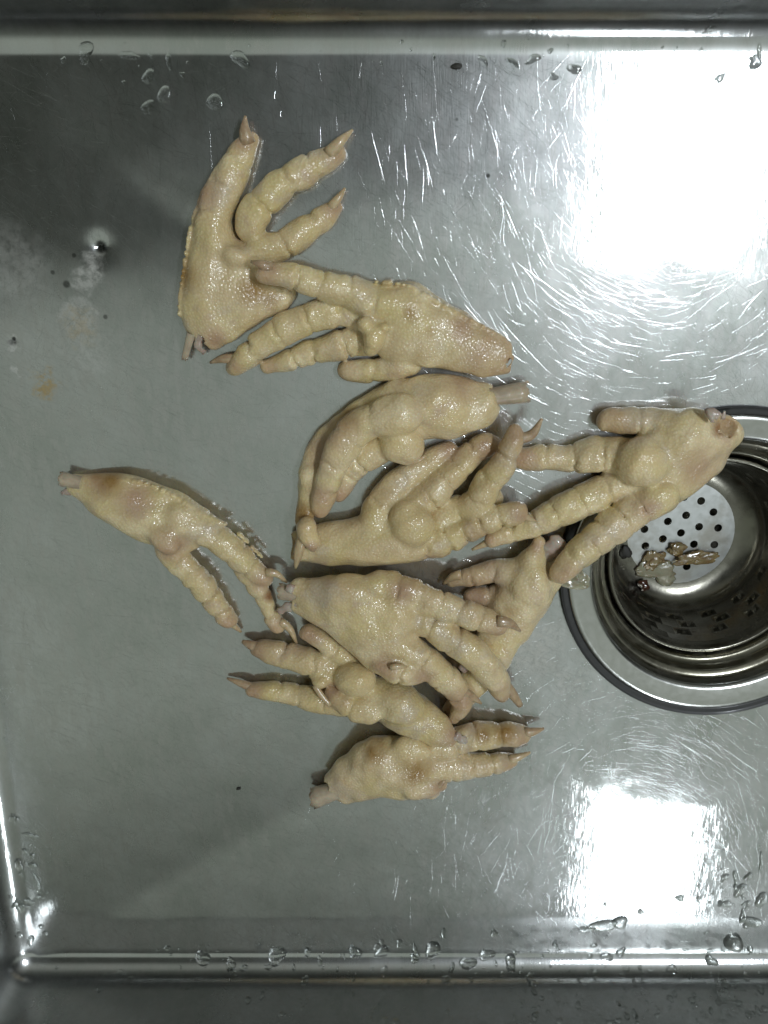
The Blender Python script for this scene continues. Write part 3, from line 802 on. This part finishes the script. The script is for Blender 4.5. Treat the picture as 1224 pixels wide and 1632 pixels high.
build_foot('curled chicken foot in the middle with a stout bone sticking out right', seed=13,
    body=[([(758, 646, 40, 2), (714, 650, 50, 0), (668, 650, 50, 0), (632, 662, 40, 0)], 0.72, 0.006),
          ([(640, 640, 36, 0), (590, 660, 30, 0), (545, 688, 28, 0), (515, 725, 26, 0), (497, 775, 23, 0)], 0.7, 0.004)],
    toes=[([(640, 660, 36, 9), (577, 678, 28, 9), (543, 717, 26, 9), (524, 762, 23, 8), (514, 800, 18, 7), (511, 815, 13, 7)], 5, 0.05),
          ([(500, 760, 24, 0), (490, 800, 18, 2), (485, 830, 14, 6)], 0, 0),
          ([(610, 712, 28, 2), (578, 730, 26, 2), (556, 752, 22, 1), (540, 785, 16, 1)], 3, 0.14),
          ([(490, 842, 17, 12), (494, 860, 16, 12), (497, 872, 9, 13)], 0, 0)],
    balls=[(641, 706, 37, 34, 10, 17, 10, 0.0009), (700, 640, 45, 38, 0, 16, 11, 0.004)],
    cuts=[(805, 626, 20, 9, 6)],
    claws=[([(646, 737, 6, 12), (664, 734, 6, 13), (679, 726, 2, 14)], True), ([(484, 850, 8, 14), (476, 880, 8, 12), (471, 906, 2, 8)], True)],
    bones=[(745, 638, 13, 9, 842, 624, 17, 8)],
    tips=[(540, 690, 30, 22), (512, 790, 24, 14), (740, 612, 30, 20), (520, 720, 30, 4)], pads_at=[(493, 855, 22, 20), (720, 665, 40, 26)], stains=[(486, 815, 18, 8), (560, 670, 20, 12)])

build_foot('palm up chicken foot below the curled one, its four toes fanning right', seed=14,
    body=[([(484, 872, 27, 0), (512, 868, 34, 0), (560, 864, 40, 0), (620, 856, 46, 0), (650, 852, 42, 0)], 0.68, 0.006)],
    toes=[([(595, 838, 28, 2), (604, 812, 26, 2), (628, 778, 25, 1), (663, 750, 23, 0), (692, 730, 19, 0), (716, 716, 15, 0)], 4, 0.05),
          ([(655, 812, 26, 2), (675, 794, 26, 3), (698, 778, 26, 3), (722, 754, 23, 2), (748, 726, 20, 2), (775, 709, 19, 2), (788, 706, 14, 2)], 5, 0.11),
          ([(700, 832, 24, 0), (730, 812, 23, 1), (757, 804, 26, 3), (780, 770, 25, 6), (800, 742, 22, 10), (813, 710, 19, 13), (821, 690, 15, 14)], 5, 0.08),
          ([(648, 872, 28, 0), (706, 858, 27, 1), (746, 841, 24, 3), (781, 827, 22, 6), (815, 818, 19, 9), (829, 816, 15, 10)], 6, 0.12)],
    balls=[(656, 834, 40, 34, 58, 17, 10, 0.0012), (785, 795, 16, 20, 30, 6, 5, 0.004)],
    cuts=[(450, 873, 20, 8, 7)],
    claws=[([(826, 700, 9, 18), (848, 692, 8, 18), (864, 667, 2, 20)], False), ([(830, 820, 7, 15), (842, 826, 5, 15), (855, 831, 2, 14)], True)],
    tips=[(780, 708, 34, 8), (760, 835, 24, 8), (690, 890, 30, 4), (822, 690, 18, 16)], raws=[(460, 872, 15, 8)])

build_foot('slender chicken foot alone on the left pointing to lower right', seed=15,
    body=[([(122, 773, 17, 0), (152, 786, 28, 0), (200, 808, 40, 0), (248, 830, 42, 0), (282, 848, 34, 0)], 0.66, 0.005),
          ([(190, 790, 34, 0), (250, 805, 34, 0), (310, 835, 32, 0)], 0.62, 0.006)],
    toes=[([(285, 825, 32, 0), (320, 840, 28, 0), (357, 866, 25, 1), (389, 896, 21, 2), (414, 915, 16, 3), (424, 922, 12, 3)], 5, 0.05),
          ([(268, 868, 26, 0), (287, 893, 22, 0), (314, 923, 22, 0), (342, 958, 19, 0), (364, 988, 14, 0)], 6, 0.09),
          ([(385, 900, 18, 0), (408, 932, 16, 0), (424, 960, 14, 0), (438, 990, 13, 0), (442, 998, 11, 0)], 4, 0.08)],
    balls=[(262, 860, 26, 20, 40, 16, 6, 0.003)],
    cuts=[(158, 742, 9, 10, 6), (90, 768, 12, 5, 6)],
    claws=[([(424, 913, 8, 9), (440, 914, 6, 9), (457, 928, 2, 8)], True), ([(446, 990, 8, 5), (462, 1002, 6, 5), (473, 1026, 2, 3)], True),
           ([(362, 988, 8, 5), (374, 998, 5, 4), (384, 1007, 2, 2)], True)],
    bones=[(130, 770, 11, 6, 97, 763, 12, 6)], flaps=[[(130, 780, 7, 4), (112, 783, 6, 4), (98, 786, 4, 3)]],
    scutes=[([(190, 764, 9), (236, 771, 10), (288, 795, 10), (322, 818, 9), (372, 843, 8), (420, 890, 7)], 2.5, 1.1)],
    tips=[(275, 870, 30, 12), (210, 800, 30, 18), (425, 925, 24, 8), (160, 762, 30, 10)], raws=[(430, 950, 10, 6)], stains=[(150, 754, 16, 12), (180, 768, 20, 8)])

build_foot('palm up chicken foot on top of the heap, three toes pointing to lower right', seed=16,
    body=[([(488, 950, 32, 6), (540, 966, 48, 7), (590, 986, 54, 8), (618, 1012, 46, 10)], 0.6, 0.006),
          ([(560, 990, 36, 6), (600, 1035, 32, 9), (622, 1062, 24, 13)], 0.75, 0.005)],
    toes=[([(605, 930, 24, 9), (640, 940, 26, 10), (678, 956, 26, 12), (722, 972, 24, 14), (760, 986, 23, 15), (792, 998, 18, 16)], 6, 0.11),
          ([(645, 985, 24, 10), (672, 990, 24, 11), (712, 1012, 26, 12), (750, 1038, 27, 12), (778, 1066, 24, 11), (796, 1096, 19, 9), (800, 1104, 15, 8)], 5, 0.11),
          ([(625, 1018, 28, 10), (655, 1038, 26, 11), (695, 1068, 25, 10), (725, 1098, 22, 8), (736, 1122, 17, 7), (724, 1144, 11, 6)], 4, 0.08),
          ([(608, 1058, 20, 15), (638, 1070, 22, 16), (660, 1074, 19, 15), (672, 1074, 14, 15)], 2, 0.12)],
    balls=[(628, 980, 36, 30, 40, 24.5, 6, 0.0018), (560, 955, 50, 40, 20, 24, 8, 0.005)],
    cuts=[(447, 958, 16, 13, 9)],
    claws=[([(792, 990, 10, 24), (812, 993, 8, 24), (829, 1006, 2, 22)], False), ([(804, 1090, 10, 15), (818, 1108, 8, 14), (829, 1124, 5, 12)], False),
           ([(728, 1100, 10, 16), (748, 1108, 8, 14), (767, 1121, 2, 11)], False), ([(622, 1064, 5, 28), (634, 1062, 5, 28), (648, 1063, 2, 27)], True)],
    bones=[(490, 952, 11, 13, 445, 942, 13, 11)], flaps=[[(478, 966, 9, 14), (458, 968, 8, 12), (444, 976, 5, 10)], [(468, 940, 8, 15), (456, 936, 6, 15)]],
    tips=[(790, 1000, 24, 22), (640, 945, 24, 26), (796, 1096, 22, 14), (610, 1066, 22, 26), (730, 1110, 30, 12)])

build_foot('chicken foot with a round pad resting over the edge of the drain', seed=17,
    body=[([(1158, 690, 26, 7), (1125, 697, 42, 5), (1085, 712, 52, 3), (1040, 735, 50, 2), (1020, 752, 42, 2)], 0.66, 0.006),
          ([(1130, 735, 26, 5), (1085, 755, 36, 3), (1050, 785, 34, 3)], 0.72, 0.005)],
    toes=[([(1065, 678, 26, 3), (1020, 672, 23, 2), (985, 670, 22, 1), (970, 669, 19, 1)], 2, 0.05),
          ([(1010, 728, 32, 1), (975, 725, 31, 0), (940, 726, 29, 0), (908, 729, 22, 0), (871, 729, 21, 0), (828, 729, 18, 0)], 4, 0.10),
          ([(995, 770, 26, 2), (971, 777, 26, 1), (937, 792, 28, 1), (897, 813, 27, 2), (860, 831, 23, 3), (824, 846, 17, 4), (783, 859, 13, 5)], 6, 0.10),
          ([(1050, 790, 36, 4), (1022, 806, 31, 5), (985, 832, 28, 7), (948, 862, 27, 9), (915, 891, 24, 11), (893, 911, 19, 12)], 6, 0.08)],
    balls=[(1023, 737, 42, 41, 0, 19, 12, 0.0012), (1088, 690, 46, 34, 0, 18, 9, 0.005)],
    cuts=[(1166, 680, 15, 18, 9)],
    claws=[([(782, 862, 8, 8), (768, 869, 5, 7), (752, 876, 2, 6)], True)],
    flaps=[[(1128, 664, 12, 22), (1138, 660, 11, 23), (1146, 664, 6, 24)], [(1152, 668, 4, 24), (1155, 655, 2, 25)]],
    tips=[(1100, 735, 40, 8), (1000, 690, 20, 18), (968, 665, 22, 9), (1030, 810, 18, 20)], raws=[(1150, 684, 14, 20)], pads_at=[(1130, 664, 16, 24)])

build_foot('back up chicken foot wedged beneath the others beside the drain', seed=18,
    body=[([(722, 1132, 16, 0), (752, 1092, 24, 0), (780, 1050, 32, 0), (800, 1008, 38, 0), (826, 962, 42, 0), (846, 925, 38, 0)], 0.68, 0.006),
          ([(826, 962, 40, 0), (858, 930, 30, 0), (876, 908, 26, 0)], 0.7, 0.005)],
    toes=[([(838, 930, 32, 2), (850, 893, 22, 4), (857, 866, 12, 7)], 0, 0),
          ([(820, 915, 26, 1), (788, 912, 20, 1), (758, 918, 17, 1), (733, 923, 14, 1), (722, 926, 11, 1)], 3, 0.06),
          ([(810, 950, 20, 0), (780, 948, 17, 0), (752, 952, 15, 0)], 2, 0.06),
          ([(868, 912, 24, 0), (886, 896, 20, 0), (902, 880, 15, 0)], 0, 0)],
    balls=[(846, 930, 34, 30, 60, 16, 9, 0.005)],
    cuts=[(704, 1152, 12, 6, 6)],
    claws=[([(735, 916, 8, 9), (722, 919, 7, 8), (706, 931, 2, 5)], True)],
    flaps=[[(866, 892, 12, 9), (882, 872, 17, 11), (896, 858, 11, 11)], [(735, 1068, 8, 12), (744, 1060, 7, 12), (752, 1052, 5, 12)]],
    scutes=[([(874, 952, 8), (858, 985, 8), (836, 1013, 8), (815, 1045, 8), (800, 1068, 7)], 2.6, 0.9)],
    tips=[(760, 920, 34, 6), (724, 1120, 40, 6), (758, 950, 24, 6)])

build_foot('chicken foot low in the heap whose two toes point left', seed=19,
    body=[([(718, 1175, 17, 9), (698, 1166, 26, 7), (668, 1146, 33, 4), (636, 1128, 38, 2), (604, 1112, 34, 1), (580, 1100, 30, 0)], 0.75, 0.006)],
    toes=[([(545, 1075, 25, 0), (517, 1063, 24, 0), (494, 1055, 24, 0), (457, 1045, 21, 0), (424, 1036, 18, 0), (410, 1034, 14, 0)], 3, 0.09),
          ([(560, 1118, 26, 0), (511, 1116, 22, 0), (474, 1107, 18, 0), (437, 1103, 17, 0), (404, 1099, 13, 0)], 4, 0.06),
          ([(566, 1060, 20, 2), (528, 1032, 17, 3), (492, 1008, 14, 4)], 2, 0.05),
          ([(590, 1132, 24, 7), (564, 1127, 20, 8), (540, 1113, 18, 8), (528, 1104, 14, 8)], 2, 0.07)],
    balls=[(565, 1082, 34, 29, 0, 16, 10, 0.0009), (512, 1086, 13, 11, 0, 14, 5, 0.0012), (640, 1122, 36, 30, 30, 19, 9, 0.005)],
    cuts=[(738, 1188, 14, 13, 10)],
    claws=[([(412, 1032, 9, 5), (400, 1028, 8, 5), (386, 1022, 3, 4)], False), ([(402, 1096, 8, 4), (384, 1089, 6, 4), (362, 1081, 2, 2)], False),
           ([(502, 1092, 5, 14), (512, 1108, 5, 15), (526, 1124, 4, 16)], True)],
    flaps=[[(712, 1178, 9, 14), (706, 1190, 7, 12), (704, 1197, 4, 11)], [(724, 1172, 8, 16), (738, 1180, 7, 14), (746, 1188, 4, 12)]],
    tips=[(410, 1034, 26, 5), (532, 1110, 24, 14), (715, 1172, 26, 14)], pads_at=[(470, 1046, 24, 9), (508, 1088, 12, 16)])

build_foot('chicken foot at the bottom of the heap with a chopped bone end at lower left', seed=20,
    body=[([(534, 1252, 24, 0), (566, 1236, 37, 0), (606, 1219, 47, 0), (642, 1218, 48, 0), (672, 1222, 38, 0)], 0.66, 0.006),
          ([(556, 1262, 17, 0), (600, 1246, 26, 0), (650, 1250, 25, 0), (684, 1254, 20, 0)], 0.8, 0.005)],
    toes=[([(680, 1195, 26, 1), (709, 1189, 23, 2), (741, 1177, 23, 1), (770, 1172, 23, 0), (807, 1171, 21, 0), (831, 1170, 16, 0)], 4, 0.10),
          ([(680, 1220, 27, 0), (725, 1222, 24, 0), (758, 1219, 20, 0), (790, 1217, 18, 0), (815, 1212, 12, 0)], 4, 0.07),
          ([(660, 1252, 23, 4), (684, 1252, 19, 5), (700, 1250, 13, 5)], 0, 0)],
    balls=[(654, 1200, 32, 29, 10, 17, 7, 0.0013), (605, 1215, 40, 32, 20, 17, 8, 0.005)],
    cuts=[(512, 1268, 18, 6, 8)],
    claws=[([(836, 1168, 10, 6), (850, 1166, 7, 6), (867, 1161, 2, 5)], False), ([(812, 1211, 9, 5), (828, 1206, 6, 5), (845, 1199, 2, 4)], True),
           ([(694, 1254, 7, 12), (704, 1248, 5, 13), (710, 1243, 2, 13)], False)],
    bones=[(560, 1252, 13, 7, 499, 1272, 17, 6)],
    tips=[(696, 1250, 20, 10)], stains=[(662, 1234, 24, 20), (770, 1172, 13, 12), (806, 1170, 19, 12), (596, 1200, 20, 20)], pads_at=[(655, 1195, 30, 24), (625, 1190, 26, 22)])

# ------------------------------------------------------------------ scraps in and beside the drain
def lump(name, c, rx, ry, rz, ang, mat, seed, parent=None, up=None):
    rng = np.random.RandomState(seed); bm = bmesh.new(); bmesh.ops.create_icosphere(bm, subdivisions=4, radius=1)
    ws = [(rng.normal(size=3) * f, rng.uniform(0, 6.28), a) for f, a in ((2, .22), (2.5, .18), (4, .12), (6, .08), (9, .05))]
    R = Matrix.Rotation(ang, 3, 'Z')
    for v in bm.verts:
        d = 1 + sum(a * math.sin(float(w[0] * v.co.x + w[1] * v.co.y + w[2] * v.co.z) + ph) for w, ph, a in ws)
        v.co = R @ Vector((v.co.x * rx * d, v.co.y * ry * d, v.co.z * rz * (0.6 + 0.4 * d))) + Vector(c)
    me = bpy.data.meshes.new(name); bm.to_mesh(me); bm.free(); me.materials.append(mat)
    me.polygons.foreach_set('use_smooth', [True] * len(me.polygons))
    o = bpy.data.objects.new(name, me); COL.objects.link(o)
    return o
def at_depth(px, py, z): return on_plane(px, py, z)
bz = ZB
tag(lump('food_scrap', at_depth(1042, 893, bz + .0016), .0062, .0050, .0013, 0.6, M_FOOD, 1), 'tan soaked scrap with a pointed tip on the basket floor', 'food scrap', 'scraps in the strainer')
tag(lump('food_scrap', at_depth(1106, 890, bz + .0030), .0095, .0032, .0015, 0.12, M_FOOD, 2), 'long brown wet scrap along the right of the basket floor', 'food scrap', 'scraps in the strainer')
tag(lump('food_scrap', at_depth(1050, 912, bz + .0012), .0095, .0055, .0011, -0.3, M_SCRAP, 3), 'greyish film of skin spread at the front of the basket floor', 'food scrap', 'scraps in the strainer')
tag(lump('food_scrap', at_depth(1078, 873, bz + .0022), .0042, .0034, .0014, 0.2, M_FOOD, 6), 'small brown scrap behind the long one in the basket', 'food scrap', 'scraps in the strainer')
tag(lump('dark_scrap', at_depth(1027, 934, bz + .0042), .0026, .0036, .0018, 0.1, M_DARK, 4), 'glossy dark brown bit low on the near side of the basket', 'food scrap', 'scraps in the strainer')
tag(lump('dark_scrap', at_depth(996, 879, bz + .0012), .0030, .0036, .0007, 0.3, M_SPECK, 12), 'black ragged scrap at the left edge of the basket floor', 'food scrap', 'scraps in the strainer')

def skin_scrap():
    # a crumpled translucent flake draped on the drain flange
    out = [(885, 930), (895, 905), (910, 898), (926, 906), (934, 916), (944, 921), (938, 928), (945, 938), (925, 942), (900, 938)]
    rng = random.Random(3); P = [at_floor(x, y, .0052) for x, y in out]
    c = sum(P, Vector()) / len(P); V, F = [], []; n = len(P); K = 5
    for side in (1, 0):
        for k in range(K + 1):
            for p in P:
                q = c.lerp(p, k / K); q = q.copy(); q.z += 0.0009 * math.sin(q.x * 900) * math.cos(q.y * 700) + 0.0005 * math.sin(q.x * 2300 + q.y * 1500)
                if not side: q.z -= 0.0009
                V.append(q)
    m = (K + 1) * n
    for s in (0, 1):
        for k in range(K):
            for i in range(n):
                j = (i + 1) % n; a = s * m + k * n; b_ = a + n
                F.append((a + i, a + j, b_ + j, b_ + i) if s else (a + i, b_ + i, b_ + j, a + j))
    for i in range(n): j = (i + 1) % n; F.append((K * n + i, m + K * n + i, m + K * n + j, K * n + j))
    o = link('skin_scrap', V, F, M_SCRAP); sub = o.modifiers.new('subdivide', 'SUBSURF'); sub.levels = sub.render_levels = 2
    tag(o, 'translucent grey green skin flake on the drain rim under a toe', 'skin scrap')
skin_scrap()
tag(lump('dirt_speck', at_floor(380, 1257, .0003), .0010, .0006, .0004, .3, M_SPECK, 8), 'tiny black speck on bare steel left of the bottom foot', 'speck')
tag(lump('dirt_speck', at_floor(728, 105, .0004), .0016, .0008, .0005, 0, M_SPECK, 9), 'small dark bit near the top fold left of the bright glare', 'speck')

# ------------------------------------------------------------------ water
def drop_mesh(rng, lx, ly, h):
    n, K = 22, 6; V, F = [], []
    a1, a2, p1, p2 = rng.uniform(.10, .26), rng.uniform(.06, .18), rng.uniform(0, 6.28), rng.uniform(0, 6.28)
    for k in range(K + 1):
        t = k / K
        for i in range(n):
            a = 2 * math.pi * i / n; r = 1 + a1 * math.sin(2 * a + p1) + a2 * math.sin(3 * a + p2)
            q = math.sin(t * math.pi / 2); z = math.cos(t * math.pi / 2) ** 0.8 if t < 1 else -0.08
            V.append(Vector((lx * q * r * math.cos(a), ly * q * r * math.sin(a), h * z)))
    for k in range(K):
        for i in range(n): F.append((k * n + i, (k + 1) * n + i, (k + 1) * n + (i + 1) % n, k * n + (i + 1) % n))
    return V, F
def frame(nor, ang):
    u = Vector((math.cos(ang), math.sin(ang), 0)); u = (u - nor * u.dot(nor)).normalized(); w = nor.cross(u)
    return u, w
def drop_verts(rng, px, py, wpx, hpx, ang, flat):
    loc, nor = hit(px, py)
    if loc is None or (Vector((loc.x, loc.y)) - Vector((DR.x, DR.y))).length < R_DRAIN: return None
    s = px_size(loc); lx, ly = wpx * s / 2, hpx * s / 2
    # foreshortening on the steep walls: the drop is longer than it looks
    V, F = drop_mesh(rng, lx, ly, flat * min(lx, ly))
    u, w = frame(nor, ang)
    return [loc + u * v.x + w * v.y + nor * v.z for v in V], F
rng = random.Random(5)
DROPS = [  # x, y, width, height, lean, plumpness, where
 (565,1517,17,28,.2,.6,'b'),(609,1517,24,20,.6,.6,'b'),(636,1503,10,16,-.3,.6,'b'),(660,1528,14,14,0,.6,'b'),(689,1514,22,36,-.1,.6,'b'),(612,1549,10,18,0,.6,'b'),
 (746,1536,24,20,.5,.6,'b'),(775,1522,24,18,.5,.6,'b'),(814,1534,20,26,0,.6,'b'),(710,1561,12,14,0,.6,'b'),(787,1487,12,14,.3,.5,'b'),(849,1567,14,12,0,.5,'b'),
 (967,1525,18,14,0,.5,'b'),(1169,1502,30,34,0,.6,'b'),(1133,1531,18,18,.4,.5,'b'),(1071,1546,16,18,0,.5,'b'),(323,1527,20,28,0,.6,'b'),(368,1537,14,24,0,.6,'b'),
 (388,1543,14,10,0,.5,'b'),(441,1523,28,30,0,.6,'b'),(429,1540,14,12,0,.5,'b'),(208,1562,10,14,0,.5,'b'),(190,1551,14,10,0,.5,'b'),(486,1564,12,20,0,.5,'b'),
 (962,1475,50,20,.1,.22,'p'),(988,1470,28,22,-.3,.25,'p'),(935,1481,24,12,.3,.22,'p'),(1198,1469,38,18,-.1,.25,'p'),(1184,1460,12,26,.1,.3,'p'),(1180,1419,15,34,-.5,.35,'p'),(1157,1441,24,11,.3,.35,'p'),
 (1172,1398,9,26,.15,.35,'p'),(1193,1397,16,14,.5,.35,'p'),(1213,1376,9,34,.05,.35,'p'),(1214,1434,20,30,.3,.35,'p'),(1193,1440,10,12,0,.4,'p'),(1083,1431,16,10,0,.4,'p'),
 (1021,1453,12,9,.4,.4,'p'),(964,1441,7,6,0,.5,'p'),(1114,1412,8,7,0,.5,'p'),(1137,1423,7,6,0,.5,'p'),(1156,1398,20,10,.6,.35,'p'),
 (49,1331,26,9,-.3,.4,'l'),(57,1404,12,34,.3,.3,'l'),(30,1378,16,20,.6,.4,'l'),(40,1437,20,10,.6,.4,'l'),(60,1430,16,8,.5,.4,'l'),(20,1300,10,8,0,.4,'l'),(30,1490,9,16,.5,.4,'l'),(72,1487,10,8,.4,.4,'l'),(8,1178,10,7,0,.4,'l'),
 (137,83,24,34,-.3,.35,'t'),(206,89,36,12,0,.35,'t'),(269,97,9,26,0,.35,'t'),(383,94,28,24,-.5,.45,'t'),(237,122,22,20,.3,.45,'t'),(262,151,26,22,.6,.4,'t'),(236,170,30,14,.6,.4,'t'),
 (343,163,24,28,0,.3,'t'),(291,119,10,8,0,.4,'t'),(197,132,7,7,0,.4,'t'),(817,99,22,10,-.6,.4,'t'),(850,94,26,12,.2,.4,'t'),(882,122,14,12,0,.35,'t'),(1204,99,26,18,.4,.4,'t'),(1148,124,22,10,.7,.3,'t'),
 (1130,46,24,9,.7,.35,'t'),(1181,13,24,12,.3,.35,'t'),(1210,80,9,36,.15,.35,'t'),(915,110,22,16,0,.25,'t')]
WHERE = {'b': ('on the near fold below the chicken feet', 'drops along the near fold'), 'p': ('on the steel by the lower glare', 'water patches at lower right'),
         'l': ('on the left fold near the corner', 'drops along the left fold'), 't': ('by the far fold above the chicken feet', 'drops along the far fold')}
ORD = 'first second third fourth fifth sixth seventh eighth ninth tenth eleventh twelfth thirteenth fourteenth fifteenth sixteenth seventeenth eighteenth nineteenth twentieth'.split()
ORD += ['twenty-' + q for q in ORD[:9]]
count = {}
for (px, py, w, h, an, fl, wh) in sorted(DROPS, key=lambda d: d[1] if d[6] == 'l' else d[0]):
    r = drop_verts(rng, px, py, w, h, an, fl * (0.95 if wh == 'b' else 0.7))
    if r is None: continue
    k = count[wh] = count.get(wh, 0) + 1
    look = ('large ' if w * h > 600 else 'small ' if w * h < 170 else '') + ('tall' if h > 1.5 * w else 'long' if w > 1.5 * h else 'round')
    o = link('water_drop', r[0], r[1], M_WATER)
    tag(o, '%s water drop %s, %s from the %s' % (look, WHERE[wh][0], ORD[k - 1], 'top' if wh == 'l' else 'left'), 'water drop', WHERE[wh][1])
# the spatter on the near wall and folds: too many and too small to count
V, F = [], []
for i in range(520):
    q = rng.random()
    if q < 0.68: px, py = rng.uniform(60, 1224) if rng.random() < .3 else rng.triangular(300, 1224, 1150), rng.uniform(1540, 1632)
    elif q < 0.80: px, py = rng.uniform(250, 1224), rng.gauss(1518, 9)
    elif q < 0.88: px, py = rng.gauss(1170, 35), rng.gauss(1420, 45)
    elif q < 0.94: px, py = rng.gauss(38, 14), rng.uniform(1290, 1500)
    else: px, py = rng.uniform(100, 1224), rng.gauss(85, 14)
    s = 2.2 + rng.expovariate(1 / 2.6)
    r = drop_verts(rng, px, py, min(s, 11) * rng.uniform(.7, 1.3), min(s, 11) * rng.uniform(.9, 1.8), rng.uniform(-.8, .8), .5)
    if r is None: continue
    b0 = len(V); V += r[0]; F += [tuple(b0 + i for i in f) for f in r[1]]
o = link('water_spatter', V, F, M_WATER); tag(o, 'fine water spatter on the steel walls and folds', 'water', kind='stuff')
